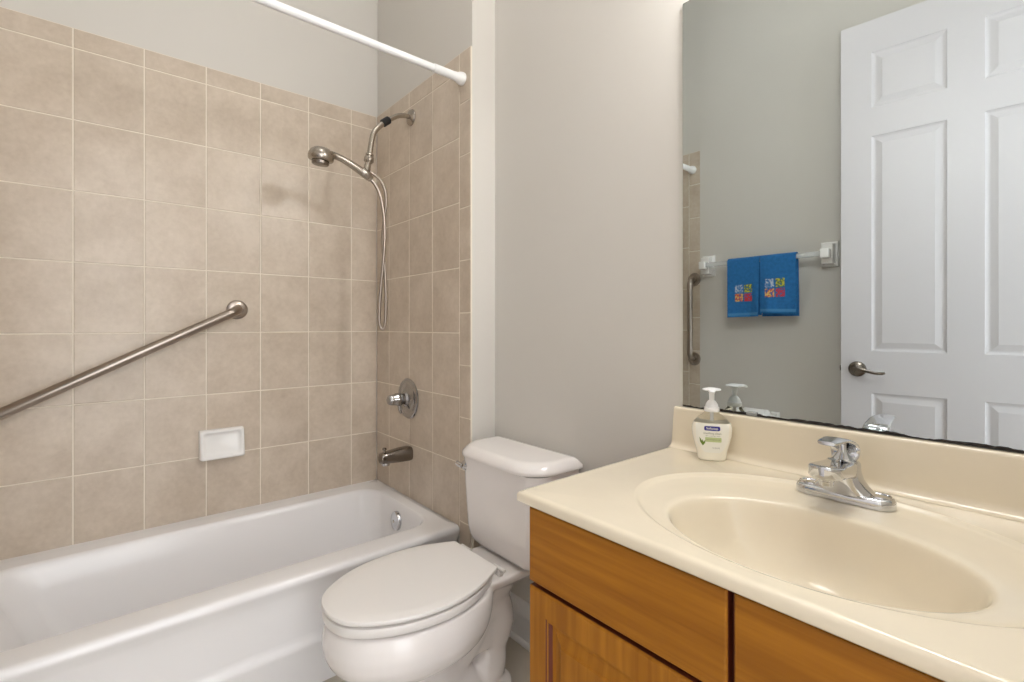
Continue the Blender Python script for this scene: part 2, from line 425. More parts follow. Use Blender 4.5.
hs = thing('handheld_shower', 'brushed nickel handheld shower head with a looped metal hose resting in its holder', 'shower head', (SX, 0.85, 1.80))
bm = NB(); tube(bm, [(SX, 0.874, 1.786), (SX, 0.862, 1.795), (SX, 0.830, 1.812), (SX, 0.790, 1.831), (SX, 0.750, 1.846), (SX, 0.722, 1.852), (SX, 0.706, 1.852)], [0.0135, 0.0155, 0.0165, 0.0155, 0.0135, 0.0135, 0.017], 20, smooth=5)
obj('handle', bm, M['nickel'], hs)
hd = Vector((-0.10, -0.06, -0.99)).normalized()
bm = NB(); lathe(bm, [(0.0, -0.036), (0.016, -0.035), (0.030, -0.031), (0.041, -0.022), (0.0475, -0.010), (0.0495, 0.002), (0.0485, 0.012), (0.045, 0.017), (0.040, 0.019), (0, 0.019)], (SX, 0.664, 1.838), hd, 40)
head = obj('spray_head', bm, M['nickel'], hs)
bm = NB(); lathe(bm, [(0.0, 0.018), (0.033, 0.018), (0.033, 0.030), (0.029, 0.034), (0, 0.035)], (SX, 0.664, 1.838), hd, 36)
obj('spray_face', bm, M['dark_nickel'], head)
HB = 1.150
hose = [(SX, 0.874, 1.786), (SX + 0.002, 0.892, 1.766), (SX + 0.004, 0.908, 1.735), (SX + 0.006, 0.920, 1.690), (SX + 0.010, 0.928, 1.62), (SX + 0.014, 0.928, 1.53), (SX + 0.014, 0.920, 1.42), (SX + 0.006, 0.912, 1.30), (SX + 0.002, 0.909, 1.20), (SX + 0.003, 0.912, 1.165), (SX + 0.008, 0.920, HB), (SX + 0.013, 0.929, 1.163), (SX + 0.016, 0.932, 1.20), (SX + 0.016, 0.933, 1.30), (SX + 0.006, 0.932, 1.42), (SX - 0.010, 0.930, 1.53), (SX - 0.008, 0.936, 1.62), (SX + 0.004, 0.940, 1.69), (SX + 0.008, 0.934, 1.745), (SX + 0.008, 0.915, 1.785), (SX + 0.006, 0.890, 1.806), (SX + 0.002, 0.862, 1.818)]
bm = NB(); tube(bm, hose, 0.0072, 12, smooth=8)
obj('hose', bm, M['steel'], hs)

VX, VZ = -1.992, 0.833
val = thing('shower_valve', 'round metal mixer valve with a knob handle above the tub spout', 'shower valve', (VX, YE, VZ))
bm = NB(); lathe(bm, [(0.0, 0.0005), (0.090, 0.0005), (0.092, 0.004), (0.088, 0.009), (0.076, 0.012), (0.072, 0.0105), (0.066, 0.0105), (0.060, 0.014), (0.036, 0.021), (0.030, 0.030), (0.0, 0.030)], (VX, YE, VZ), (0, -1, 0), 48)
obj('escutcheon', bm, M['dark_chrome'], val)
bm = NB(); lathe(bm, [(0.0, 0.024), (0.0235, 0.024), (0.0235, 0.037), (0.018, 0.040), (0.0, 0.040)], (VX, YE, VZ), (0, -1, 0), 24)
obj('collar', bm, M['dark_nickel'], val)
bm = NB()
rings = []
for h, r in ((0.038, 0.020), (0.042, 0.026), (0.050, 0.028), (0.062, 0.0275), (0.070, 0.024), (0.088, 0.0225), (0.097, 0.021), (0.102, 0.016), (0.103, 0.0)):
    rings.append([(VX + max(r, 1e-4) * (1 + 0.07 * cos(6 * a)) * cos(a), YE - h, VZ + max(r, 1e-4) * (1 + 0.07 * cos(6 * a)) * sin(a)) for a in [2 * pi * k / 48 for k in range(48)]])
loft(bm, rings)
kn = obj('knob', bm, M['dark_chrome'], val)
bm = NB(); strap(bm, [(VX, YE - 0.050, VZ - 0.02), (VX + 0.004, YE - 0.048, VZ - 0.045), (VX + 0.008, YE - 0.043, VZ - 0.062)], [0.011, 0.009, 0.006], [0.007, 0.006, 0.004], (0, -1, 0))
obj('lever', bm, M['dark_chrome'], kn)

sp = thing('tub_spout', 'dark nickel tub spout low on the tiled end wall over the tub rim', 'tub spout', (-1.982, YE, 0.58))
bm = NB(); rings = []
for y, zc, hx, hz in ((0.0, 0.587, 0.030, 0.030), (0.012, 0.587, 0.0315, 0.032), (0.05, 0.587, 0.030, 0.031), (0.09, 0.586, 0.028, 0.028), (0.120, 0.585, 0.026, 0.0245), (0.136, 0.584, 0.0245, 0.0225), (0.142, 0.583, 0.0225, 0.0205), (0.1445, 0.583, 0.018, 0.016)):
    rings.append([(-1.982 + hx * math.copysign(abs(cos(a)) ** 0.6, cos(a)), YE - 0.0005 - y, zc + hz * math.copysign(abs(sin(a)) ** 0.6, sin(a))) for a in [2 * pi * k / 32 for k in range(32)]])
loft(bm, rings)
so = obj('spout_body', bm, M['dark_nickel'], sp)
bm = NB(); lathe(bm, [(0, -0.01), (0.0165, -0.01), (0.018, 0.0), (0.018, 0.012), (0.015, 0.013), (0.015, 0.004), (0, 0.004)], (-1.982, YE - 0.118, 0.564), (0, 0, -1), 24)
obj('outlet', bm, M['chrome'], so)
bm = NB(); lathe(bm, [(0, 0), (0.005, 0), (0.005, 0.012), (0.009, 0.014), (0.009, 0.021), (0.006, 0.023), (0, 0.023)], (-1.982, YE - 0.124, 0.606), (0, 0, 1), 16)
obj('diverter_knob', bm, M['dark_nickel'], sp)

def rod_parts():
    t = thing('shower_rod', 'white shower curtain rod spanning above the bathtub', 'curtain rod', (-1.557, 0.33, 2.118))
    y0, y1, z, x = YO + 0.0005, YE - 0.0005, 2.118, -1.557
    bm = NB(); tube(bm, [(x, y0 + 0.03, z), (x, y1 - 0.03, z)], 0.0128, 24); obj('tube', bm, M['plastic'], t)
    for yy, dr in ((y0, 1), (y1, -1)):
        bm = NB(); lathe(bm, [(0, 0), (0.0235, 0), (0.0245, 0.006), (0.023, 0.016), (0.0175, 0.03), (0.0155, 0.046), (0.0155, 0.13), (0.0128, 0.133), (0, 0.133)], (x, yy, z), (0, dr, 0), 28)
        obj('end_cap', bm, M['plastic'], t)
rod_parts()

def flange_ring(bm, c, ax, r=0.0405):
    return lathe(bm, [(0, 0.0005), (r - 0.001, 0.0005), (r, 0.003), (r - 0.002, 0.008), (r - 0.010, 0.0115), (0.020, 0.0125), (0, 0.0125)], c, ax, 40)
def grab_bar(label, pA, pB, ax, off, r):
    """from wall point pA to wall point pB, standing off along ax"""
    A, B, X = Vector(pA), Vector(pB), Vector(ax)
    t = thing('grab_bar', label, 'grab bar', tuple((A + B) / 2), group=None)
    d = (B - A).normalized(); cr = 0.045
    pts = [A + X * 0.008, A + X * (off - cr)]
    for k in range(1, 9):
        th = pi / 2 * k / 8; pts.append(A + X * (off - cr + cr * sin(th)) + d * (cr - cr * cos(th)))
    e = [B + X * 0.008, B + X * (off - cr)]
    for k in range(1, 9):
        th = pi / 2 * k / 8; e.append(B + X * (off - cr + cr * sin(th)) - d * (cr - cr * cos(th)))
    bm = NB(); tube(bm, pts + list(reversed(e)), r, 24); obj('bar', bm, M['steel'], t)
    for q in (A, B):
        bm = NB(); flange_ring(bm, q, X); obj('flange', bm, M['steel'], t)
grab_bar('long brushed steel grab bar mounted diagonally on the tiled long wall over the bathtub', (XL, 0.437, 1.232), (XL, -0.360, 0.822), (1, 0, 0), 0.058, 0.0185)
grab_bar('short upright brushed steel grab bar seen in the mirror beside the towel bar', (-1.546, YO, 1.447), (-1.546, YO, 0.962), (0, 1, 0), 0.055, 0.0165)

# soap dish
sd = thing('soap_dish', 'white ceramic soap dish set in the long tiled wall below the grab bar', 'soap dish', (XL, 0.380, 0.675))
mp = lambda a, b, d: (XL + d, a, b)
bm = NB(); rings = []
def sdr(a0, a1, b0, b1, dt, db, r, n=6):
    out = []
    for ca, cb, s0 in ((a1 - r, b1 - r, 0), (a0 + r, b1 - r, 90), (a0 + r, b0 + r, 180), (a1 - r, b0 + r, 270)):
        for k in range(n + 1):
            an = radians(s0 + 90 * k / n); a = ca + r * cos(an); b = cb + r * sin(an); tt = (b - b0) / (b1 - b0)
            out.append((XL + db + (dt - db) * tt, a, b))
    return out
A0, A1, B0, B1 = 0.299, 0.459, 0.617, 0.735
for i0, dt, db, r in ((-0.001, 0.0008, 0.0008, 0.006), (-0.001, 0.010, 0.022, 0.008), (0.000, 0.022, 0.040, 0.010), (0.003, 0.027, 0.0460, 0.011), (0.007, 0.0285, 0.0475, 0.011), (0.011, 0.0275, 0.0465, 0.011), (0.0145, 0.0235, 0.0420, 0.012), (0.018, 0.020, 0.036, 0.012), (0.026, 0.018, 0.0315, 0.012)):
    rings.append(sdr(A0 + i0, A1 - i0, B0 + i0, B1 - i0, dt, db, r))
loft(bm, rings); obj('tray', bm, M['ceramic'], sd, angle=60)

# ------------------------------------------------------------------ toilet
CX = -1.258
toi = thing('toilet', 'white two-piece toilet with its lid closed between bathtub and vanity', 'toilet', (CX, 0.80, 0))
bm = NB()
# bowl: (z, y front, y back, half width, exponent)
bowl = [(0.384, 0.450, 0.915, 0.170, 2.0), (0.378, 0.446, 0.92, 0.175, 2.0), (0.360, 0.439, 0.925, 0.182, 2.02), (0.33, 0.435, 0.92, 0.187, 2.05), (0.30, 0.438, 0.91, 0.187, 2.08), (0.275, 0.450, 0.895, 0.179, 2.1), (0.253, 0.472, 0.875, 0.163, 2.1), (0.238, 0.505, 0.85, 0.137, 2.1), (0.229, 0.55, 0.82, 0.10, 2.1), (0.226, 0.60, 0.78, 0.06, 2.1)]
rings = [sring(CX, (a + b) / 2, z, hw, (b - a) / 2, 56, e, 2.55) for z, a, b, hw, e in reversed(bowl)]
loft(bm, rings)
# deck under the tank
dk = [(0.345, 0.90, 1.10, 0.085), (0.365, 0.86, 1.155, 0.108), (0.382, 0.84, 1.165, 0.118), (0.390, 0.84, 1.166, 0.119), (0.394, 0.845, 1.163, 0.116)]
loft(bm, [sring(CX, (a + b) / 2, z, hw, (b - a) / 2, 56, 5) for z, a, b, hw in dk])
# neck web between bowl and deck
loft(bm, [sring(CX, 0.90, z, hw, hl, 40, 2.4) for z, hw, hl in ((0.15, 0.055, 0.10), (0.22, 0.062, 0.11), (0.30, 0.075, 0.135), (0.36, 0.098, 0.18), (0.385, 0.112, 0.20))])
# pedestal and foot
ped = [(0.0, 0.55, 1.03, 0.112, 2.6), (0.022, 0.55, 1.03, 0.112, 2.6), (0.034, 0.555, 1.01, 0.102, 2.6), (0.06, 0.56, 0.93, 0.086, 2.5), (0.12, 0.56, 0.88, 0.078, 2.3), (0.18, 0.55, 0.85, 0.080, 2.2), (0.235, 0.53, 0.84, 0.10, 2.2)]
loft(bm, [sring(CX, (a + b) / 2, z, hw, (b - a) / 2, 48, e) for z, a, b, hw, e in ped])
# trapway
tube(bm, [(CX, 0.70, 0.11), (CX, 0.78, 0.135), (CX, 0.86, 0.20), (CX, 0.91, 0.265), (CX, 0.960, 0.262), (CX, 0.978, 0.205), (CX, 0.962, 0.135), (CX, 0.945, 0.075), (CX, 0.90, 0.03)], [0.055, 0.064, 0.069, 0.071, 0.071, 0.071, 0.058, 0.070, 0.062], 24, smooth=6)
for sx in (-1, 1):
    lathe(bm, [(0, 0), (0.040, 0), (0.040, 0.020), (0.034, 0.034), (0.020, 0.042), (0, 0.044)], (CX + sx * 0.085, 0.905, 0.012), (0, 0, 1), 28)
obj('bowl', bm, M['porcelain'], toi, angle=180, mods=[('REMESH', dict(mode='VOXEL', voxel_size=0.0055, use_smooth_shade=True)), ('SMOOTH', dict(factor=0.5, iterations=9))])
LIDW = [(0.437, 0.0), (0.4385, 0.022), (0.443, 0.045), (0.456, 0.076), (0.478, 0.101), (0.503, 0.121), (0.545, 0.146), (0.595, 0.165), (0.645, 0.175), (0.70, 0.179), (0.75, 0.176), (0.795, 0.168), (0.84, 0.1535), (0.88, 0.1355), (0.912, 0.120), (0.922, 0.1135)]
def seat_ring(z, infl=0.0, back=0.922):
    half = smooth_path([(w_, y_, 0) for y_, w_ in LIDW], 4)
    pts = [(p.x, p.y) for p in half] + [(-p.x, p.y) for p in reversed(half[1:])]
    k = infl / 0.178; kb = (back - 0.70) / 0.222
    out = []
    for x, y in pts:
        out.append((CX + x * (1 + k) - 0.008 * max(0.0, (y - 0.70) / 0.222), 0.70 + (y - 0.70) * ((1 + infl / 0.263) if y < 0.70 else kb), z))
    return out
def slab(z0, z1, infl, r=0.006, back=0.922, dome=0.0):
    zz = [(-0.012, z0), (-0.0045, z0 + 0.0006), (-0.0012, z0 + 0.0025), (0, z0 + 0.006), (0, z1 - r), (-r * 0.3, z1 - r * 0.3), (-r, z1)]
    R = [seat_ring(z, infl + d, back + min(0, d)) for d, z in zz]
    if dome: 
        for k, ins in enumerate((0.03, 0.07, 0.12)): R.append(seat_ring(z1 + dome * (k + 1) / 3, infl - r - ins, back - r - ins * 0.6))
    return loft(NB(), R)
seat = obj('seat', slab(0.3895, 0.4150, 0.0, 0.004, 0.896), M['seat'], toi)
lid = obj('lid', slab(0.4202, 0.4350, 0.002, 0.005, 0.914, 0.0015), M['seat'], toi)
for sx in (-1, 1):
    bm = box(NB(), (CX + sx * 0.088 - 0.013, 0.926, 0.392), (CX + sx * 0.088 + 0.013, 0.944, 0.412), 0.005, seg=3)
    tube(bm, [(CX + sx * 0.088 - 0.022, 0.932, 0.417), (CX + sx * 0.088 + 0.030, 0.932, 0.417)], 0.0062, 16)
    obj('hinge', bm, M['seat'], toi)
# tank: plan with rounded front corners
TC = -1.2445
def plan(hx, y0, y1, r, n=10, rb=0.012):
    out = []
    for cx, cy, a0, q in ((TC + hx - rb, y1 - rb, 0, rb), (TC - hx + rb, y1 - rb, 90, rb), (TC - hx + r, y0 + r, 180, r), (TC + hx - r, y0 + r, 270, r)):
        for k in range(n + 1):
            a = radians(a0 + 90 * k / n); out.append((cx + q * cos(a), cy + q * sin(a)))
    # gentle bow of the front
    return [(x, y - 0.014 * max(0, 1 - ((x - TC) / hx) ** 2) if y < (y0 + y1) / 2 else y) for x, y in out]
bm = NB(); R = []
for z, hx, y0, r in ((0.398, 0.124, 1.03, 0.05), (0.399, 0.144, 1.02, 0.05), (0.404, 0.163, 1.008, 0.05), (0.416, 0.179, 0.998, 0.05), (0.436, 0.1895, 0.991, 0.05), (0.465, 0.1950, 0.987, 0.05), (0.55, 0.1985, 0.982, 0.05), (0.65, 0.2015, 0.977, 0.05), (0.708, 0.203, 0.975, 0.05)):
    R.append([(x, y, z) for x, y in plan(hx, y0, 1.168, r)])
loft(bm, R); obj('tank', bm, M['porcelain'], toi, angle=70)
bm = NB(); R = []
for z, g in ((0.7095, -0.012), (0.7095, -0.003), (0.7115, 0.001), (0.716, 0.002), (0.724, 0.001), (0.738, -0.011), (0.7435, -0.018), (0.7455, -0.025), (0.746, -0.035)):
    R.append([(x - 0.0045, y, z) for x, y in plan(0.2165 + g, 0.962 - g, 1.172 + min(0, g), 0.095 + min(g, 0) * 0.3)])
loft(bm, R); obj('tank_lid', bm, M['porcelain'], toi, angle=50)
bm = NB(); lathe(bm, [(0, -0.010), (0.0190, -0.010), (0.0200, 0.004), (0.0150, 0.011), (0.0095, 0.016), (0, 0.017)], (TC - 0.166, 0.980, 0.672), (-0.25, -1, 0), 24)
lev = obj('flush_lever', bm, M['chrome'], toi, label='chrome flush lever')
bm = NB(); strap(bm, [(TC - 0.168, 0.964, 0.672), (TC - 0.182, 0.960, 0.675), (TC - 0.194, 0.958, 0.680)], [0.006, 0.0075, 0.0065], [0.007, 0.0085, 0.007], (0, 0, 1))
obj('lever_arm', bm, M['chrome'], lev)
for sx in (-1, 1):
    bm = NB(); lathe(bm, [(0, 0), (0.010, 0), (0.010, 0.012), (0.006, 0.013), (0.006, 0.03), (0, 0.03)], (TC + sx * 0.14, 1.10, 0.366), (0, 0, 1), 12)
    obj('tank_bolt', bm, M['black'], toi)

# ------------------------------------------------------------------ vanity cabinet
KX0, KX1, KF, KZ = -0.6955, 0.115, 0.650, 0.818
van = thing('vanity_cabinet', 'honey maple vanity cabinet with raised-panel doors under the cream sink top', 'cabinet', ((KX0 + KX1) / 2, 0.90, 0))
bm = box(NB(), (KX0, KF, 0.10), (KX0 + 0.018, YW - 0.026, KZ)); box(bm, (KX1 - 0.018, KF, 0.10), (KX1, YW - 0.001, KZ)); box(bm, (KX0 + 0.018, KF + 0.02, 0.10), (KX1 - 0.018, YW - 0.03, 0.118))
box(bm, (KX0 + 0.002, KF + 0.075, 0.0), (KX1 - 0.002, KF + 0.09, 0.0999))
obj('carcass', bm, M['wood_v'], van, smooth=False)
bm = NB()
for a, b, c, d in ((KX0, KX0 + 0.04, 0.10, KZ), (KX1 - 0.04, KX1, 0.10, KZ), (-0.320, -0.283, 0.10, KZ), (KX0 + 0.04, KX1 - 0.04, 0.778, KZ), (KX0 + 0.04, KX1 - 0.04, 0.635, 0.682), (KX0 + 0.04, KX1 - 0.04, 0.10, 0.14)):
    box(bm, (a, KF - 0.0005 if a > -0.4 and b < -0.2 else KF, c), (b, KF + 0.019, d))
obj('face_frame', bm, M['glaze'], van, smooth=False)
FY = 0.632
mpF = lambda a, b, d: (a, FY - d, b)
def front_panel(a0, a1, b0, b1):
    bm = NB(); rect_rings(bm, mpF, a0, a1, b0, b1, [(0.0, -0.0175), (0.0, -0.003), (0.0012, -0.0008), (0.003, 0.0)], [1, 0, 0])
    return bm
for a0, a1 in ((-0.6975, -0.3075), (-0.2985, 0.108)):
    obj('drawer_front', front_panel(a0, a1, 0.6705, 0.8125), [M['wood'], M['glaze']], van, smooth=False)
    bm = NB()
    prof = [(0.0, -0.0175), (0.0, -0.004), (0.0015, -0.001), (0.0035, 0.0), (0.0460, 0.0), (0.0475, -0.0020), (0.0515, -0.0022), (0.0530, -0.0045), (0.0555, -0.0095), (0.0600, -0.0100), (0.0640, -0.0098), (0.0820, -0.0045), (0.0835, -0.0018), (0.0845, -0.0010)]
    mis = [1, 0, 0, 0, 1, 0, 1, 1, 0, 0, 0, 0, 0]
    rect_rings(bm, mpF, a0, a1, 0.118, 0.6615, prof, mis)
    obj('door', bm, [M['wood_v'], M['glaze']], van, smooth=False)

# ------------------------------------------------------------------ sink top (integral basin) with backsplash
CT = 0.843
VX0, VX1, VY0, VY1 = -0.7165, XR - 0.0015, 0.6175, YW - 0.0015
top = thing('bathroom_sink', 'cream cultured marble sink top with an oval basin on the maple vanity', 'sink', ((VX0 + VX1) / 2, 0.90, CT))
N = 160
def rect_pt(th, ins, cx, cy):
    x0, x1, y0, y1 = VX0 + ins, VX1 - ins, VY0 + ins, VY1
    dx, dy = cos(th), sin(th); k = 1e9
    if dx > 1e-9: k = min(k, (x1 - cx) / dx)
    if dx < -1e-9: k = min(k, (x0 - cx) / dx)
    if dy > 1e-9: k = min(k, (y1 - cy) / dy)
    if dy < -1e-9: k = min(k, (y0 - cy) / dy)
    return cx + dx * k, cy + dy * k
OC, OA = (-0.285, 0.876), (0.308, 0.232)
BC, BA = (-0.281, 0.817), (0.209, 0.146)
ths = [2 * pi * i / N for i in range(N)]
for X in (VX0, VX1):
    for Y in (VY0, VY1):
        a = atan2(Y - OC[1], X - OC[0]) % (2 * pi); k = min(range(N), key=lambda i: abs(ths[i] - a)); ths[k] = a
def ell(th, c, a, s=1.0):
    # same polar direction on an ellipse, measured by parameter
    q = atan2(sin(th) / OA[1], cos(th) / OA[0]); return c[0] + a[0] * s * cos(q), c[1] + a[1] * s * sin(q)
R = []
for ins, dz in ((0.010, -0.0225), (0.002, -0.0225), (0.0, -0.020), (0.0, -0.008), (0.0008, -0.005), (0.003, -0.002), (0.007, -0.0005), (0.012, 0.0)):
    R.append([rect_pt(t, ins, *OC) + (CT + dz,) for t in ths])
for sc, dz in ((1.0, 0.0), (0.990, 0.0007), (0.980, 0.0008), (0.968, -0.0002), (0.955, -0.0025), (0.940, -0.0042), (0.92, -0.0054)):
    R.append([ell(t, OC, OA, sc) + (CT + dz,) for t in ths])
for f_, dz in ((0.35, -0.0062), (0.65, -0.0066), (0.85, -0.0068)):
    R.append([tuple(p + (q - p) * f_ for p, q in zip(ell(t, OC, OA, 0.92), ell(t, BC, BA, 1.03))) + (CT + dz,) for t in ths])
for sc, dz in ((1.03, -0.0068), (1.01, -0.0082), (0.995, -0.0115), (0.98, -0.018), (0.955, -0.032), (0.92, -0.052), (0.86, -0.078), (0.77, -0.101), (0.64, -0.119), (0.48, -0.130), (0.30, -0.136), (0.12, -0.139)):
    R.append([ell(t, BC, BA, sc) + (CT + dz,) for t in ths])
bm = NB(); loft(bm, R, cap0=False, cap1=True)
obj('countertop', bm, M['marble'], top, angle=60)
bm = NB(); lathe(bm, [(0, 0.0), (0.023, 0.0), (0.023, 0.0028), (0.0195, 0.0042), (0.017, 0.0030), (0.0165, 0.0018), (0.0145, 0.0052), (0.006, 0.0075), (0, 0.0078)], (BC[0], BC[1], CT - 0.1388), (0, 0, 1), 32)
obj('drain', bm, M['chrome'], top)
# backsplash with a cove at its foot
SX0, SX1 = VX0 + 0.002, VX1
prof = [(0.0, 0.0), (-0.040, 0.0004), (-0.032, 0.0016), (-0.0265, 0.0048), (-0.0235, 0.010), (-0.0225, 0.018), (-0.0210, 0.098), (-0.0203, 0.1025), (-0.0180, 0.1048), (-0.014, 0.1053), (0.0, 0.1053)]
bm = loft(NB(), [[(x + (0.006 * min(1, max(0, dz / 0.1)) if x < -0.5 else 0), VY1 + dy, CT + dz) for dy, dz in prof] for x in (SX0, SX0 + 0.004, SX1)])
obj('backsplash', bm, M['marble'], top, angle=50)
BS = CT + 0.1053

# ------------------------------------------------------------------ faucet
fx, fy = -0.2955, 1.068
fz = CT - 0.0055
fau = thing('faucet', 'chrome single-handle faucet standing behind the oval basin', 'faucet', (fx, fy, fz))
def stad(z, hx, hy, n=48, e=2.0, dx=0, dy=0):
    out = []
    L = hx - hy
    for i in range(n):
        a = 2 * pi * (i + 0.5) / n
        out.append((fx + dx + math.copysign(L, cos(a)) + hy * cos(a), fy + dy + hy * sin(a), fz + z))
    return out
bm = NB()
loft(bm, [stad(z, hx, hy) for z, hx, hy in ((0.0005, 0.0800, 0.0270), (0.010, 0.0800, 0.0270), (0.0145, 0.0790, 0.0258), (0.0175, 0.0765, 0.0232), (0.0185, 0.073, 0.0200))])
# saddle rising to the spout body
def oval(z, hx, hy, dy=0.0, e=2.6, n=48): return [(x, y, z2) for x, y, z2 in sring(fx, fy + dy, fz + z, hx, hy, n, e)]
loft(bm, [oval(0.010, 0.058, 0.0255, 0, 2.6), oval(0.020, 0.050, 0.0258, 0, 2.6), oval(0.030, 0.0395, 0.0262, -0.001, 2.6), oval(0.042, 0.0315, 0.0268, -0.002, 2.5), oval(0.055, 0.0280, 0.0270, -0.003, 2.4), oval(0.068, 0.0270, 0.0265, -0.003, 2.2), oval(0.0725, 0.0255, 0.0250, -0.003, 2.1)])
body = obj('body', bm, M['chrome'], fau, angle=55)
for sx in (-1, 1):
    bm = NB(); c0 = fx + sx * 0.0545
    loft(bm, [[(c0 + hx * cos(a), fy + hy * sin(a), fz + z + (0.0 if sx * cos(a) > -0.2 else 0.0)) for a in [2 * pi * k / 32 for k in range(32)]] for z, hx, hy in ((0.012, 0.0205, 0.0170), (0.0195, 0.0205, 0.0170), (0.0212, 0.0198, 0.0163), (0.0212, 0.0188, 0.0153), (0.0196, 0.0178, 0.0143), (0.0194, 0.0150, 0.0120))])
    obj('wing_pad', bm, M['chrome'], body)
bm = NB(); R = []
for y, z, hx, hz in ((0.014, 0.055, 0.0245, 0.0170), (-0.010, 0.0585, 0.0255, 0.0150), (-0.035, 0.0620, 0.0265, 0.0128), (-0.060, 0.0655, 0.0275, 0.0116), (-0.085, 0.0685, 0.0280, 0.0110), (-0.096, 0.0695, 0.0276, 0.0110), (-0.104, 0.0701, 0.0258, 0.0110), (-0.111, 0.0706, 0.0222, 0.0110), (-0.116, 0.0709, 0.0172, 0.0109), (-0.119, 0.0711, 0.0110, 0.0107), (-0.1200, 0.0712, 0.0050, 0.0104)):
    R.append([(fx + hx * math.copysign(abs(cos(a)) ** 0.3, cos(a)), fy + y, fz + z + hz * math.copysign(abs(sin(a)) ** 0.3, sin(a))) for a in [2 * pi * (k + 0.5) / 36 for k in range(36)]])
loft(bm, R); spt = obj('spout', bm, M['chrome'], fau, angle=45)
bm = NB(); lathe(bm, [(0, 0), (0.0135, 0), (0.0135, 0.006), (0.0115, 0.008), (0.0115, 0.015), (0.009, 0.016), (0.009, 0.012), (0, 0.012)], (fx, fy - 0.094, fz + 0.0605), (0, 0, -1), 24)
obj('aerator', bm, M['chrome'], spt)
bm = NB(); lathe(bm, [(0, 0), (0.0235, 0), (0.0235, 0.002), (0.0185, 0.0035), (0.0165, 0.006), (0.0105, 0.014), (0.0060, 0.022), (0.0055, 0.040), (0, 0.040)], (fx, fy - 0.004, fz + 0.0720), (0, 0, 1), 32)
hdl = obj('handle', bm, M['chrome'], fau)
bm = NB(); strap(bm, [(fx, fy + 0.001, fz + 0.0740), (fx, fy + 0.009, fz + 0.0820), (fx, fy + 0.0095, fz + 0.0930), (fx, fy + 0.001, fz + 0.1035), (fx, fy - 0.017, fz + 0.1110), (fx, fy - 0.040, fz + 0.1170), (fx, fy - 0.068, fz + 0.1185), (fx, fy - 0.087, fz + 0.1185), (fx, fy - 0.094, fz + 0.1183)], [0.0190, 0.0235, 0.0245, 0.0240, 0.0225, 0.0205, 0.0180, 0.0160, 0.0135], [0.0040, 0.0048, 0.0050, 0.0050, 0.0046, 0.0042, 0.0040, 0.0040, 0.0034], (0, -0.45, 0.9), n=28, e=3.0)
obj('lever', bm, M['chrome'], hdl, angle=60)

# ------------------------------------------------------------------ mirror resting on the backsplash
MX0, MX1, MZ0, MZ1 = -0.6925, XR - 0.004, BS + 0.0015, 2.02
mir = thing('wall_mirror', 'large frameless wall mirror above the sink with a dark worn bottom edge', 'mirror', ((MX0 + MX1) / 2, YW - 0.004, MZ0))
bm = rect_rings(NB(), lambda a, b, d: (a, 1.1785 - d, b), MX0, MX1, MZ0, MZ1, [(0, -0.0055), (0, -0.0008), (0.0008, 0.0)])
obj('glass', bm, M['mirror'], mir, smooth=False)
bm = NB(); rr = random.Random(3); t = NB(); up, lo = [], []
nseg = 150; hh = 0.0045
for i in range(nseg + 1):
    x = MX0 + 0.001 + (MX1 - MX0 - 0.002) * i / nseg
    hh = max(0.0016, min(0.0062, hh + rr.uniform(-0.0016, 0.0016)))
    up.append(t.verts.new((x, 1.1781, MZ0 + 0.0003 + hh))); lo.append(t.verts.new((x, 1.1781, MZ0 + 0.0003)))
for i in range(nseg): t.faces.new((lo[i], lo[i + 1], up[i + 1], up[i]))
ex = bmesh.ops.extrude_face_region(t, geom=t.faces[:]); bmesh.ops.translate(t, vec=(0, -0.0005, 0), verts=[v for v in ex['geom'] if isinstance(v, bmesh.types.BMVert)])
merge(bm, t)
bm2 = obj('worn_edge', bm, M['mirror_edge'], mir, smooth=False, label='dark desilvered bottom edge')
bm = box(NB(), (-0.524, 1.1735, MZ0), (-0.500, 1.1783, MZ0 + 0.009), 0.001)
obj('clip', bm, M['acrylic'], mir)

# ------------------------------------------------------------------ soap bottle
bx, by, bzz = -0.5815, 1.120, CT + 0.0002
brot = atan2(0.588, 1.098)
bt = thing('soap_bottle', 'clear pump bottle of cream liquid hand soap on the sink top corner by the mirror', 'soap bottle', (bx, by, bzz), brot * 1.1)
bprof = [(0.0000, 0.0292, 0.0180), (0.0020, 0.0312, 0.0200), (0.0060, 0.0322, 0.0210), (0.020, 0.0342, 0.0222), (0.040, 0.0398, 0.0236), (0.058, 0.0440, 0.0244), (0.072, 0.0453, 0.0246), (0.080, 0.0445, 0.0242), (0.0885, 0.0412, 0.0232), (0.089, 0.0410, 0.0232), (0.096, 0.0352, 0.0216), (0.102, 0.0290, 0.0195), (0.107, 0.0220, 0.0172), (0.111, 0.0170, 0.0158), (0.117, 0.0152, 0.0152)]
def bdim(z):
    for (z0, a0, b0), (z1, a1, b1) in zip(bprof, bprof[1:]):
        if z0 <= z <= z1:
            k = (z - z0) / (z1 - z0); return a0 + (a1 - a0) * k, b0 + (b1 - b0) * k
    return bprof[-1][1:]
BE = 2.5
def bsurf(x, z, off):
    a, b = bdim(z); q = min(0.999, abs(x) / a); return -(b * (1 - q ** BE) ** (1 / BE)) - off
def bsh(scale, zmax=1.0, zmin=0.0): return [sring(0, 0, z, a * scale - (0.0006 if scale < 1 else 0), b * scale - (0.0006 if scale < 1 else 0), 48, BE) for z, a, b in bprof if zmin <= z <= zmax]
bm = loft(NB(), bsh(1.0))
for f in bm.faces: f.material_index = 1 if f.calc_center_median().z < 0.0888 else 0
obj('bottle', bm, [M['clear'], M['soap']], bt, local=True, angle=60)
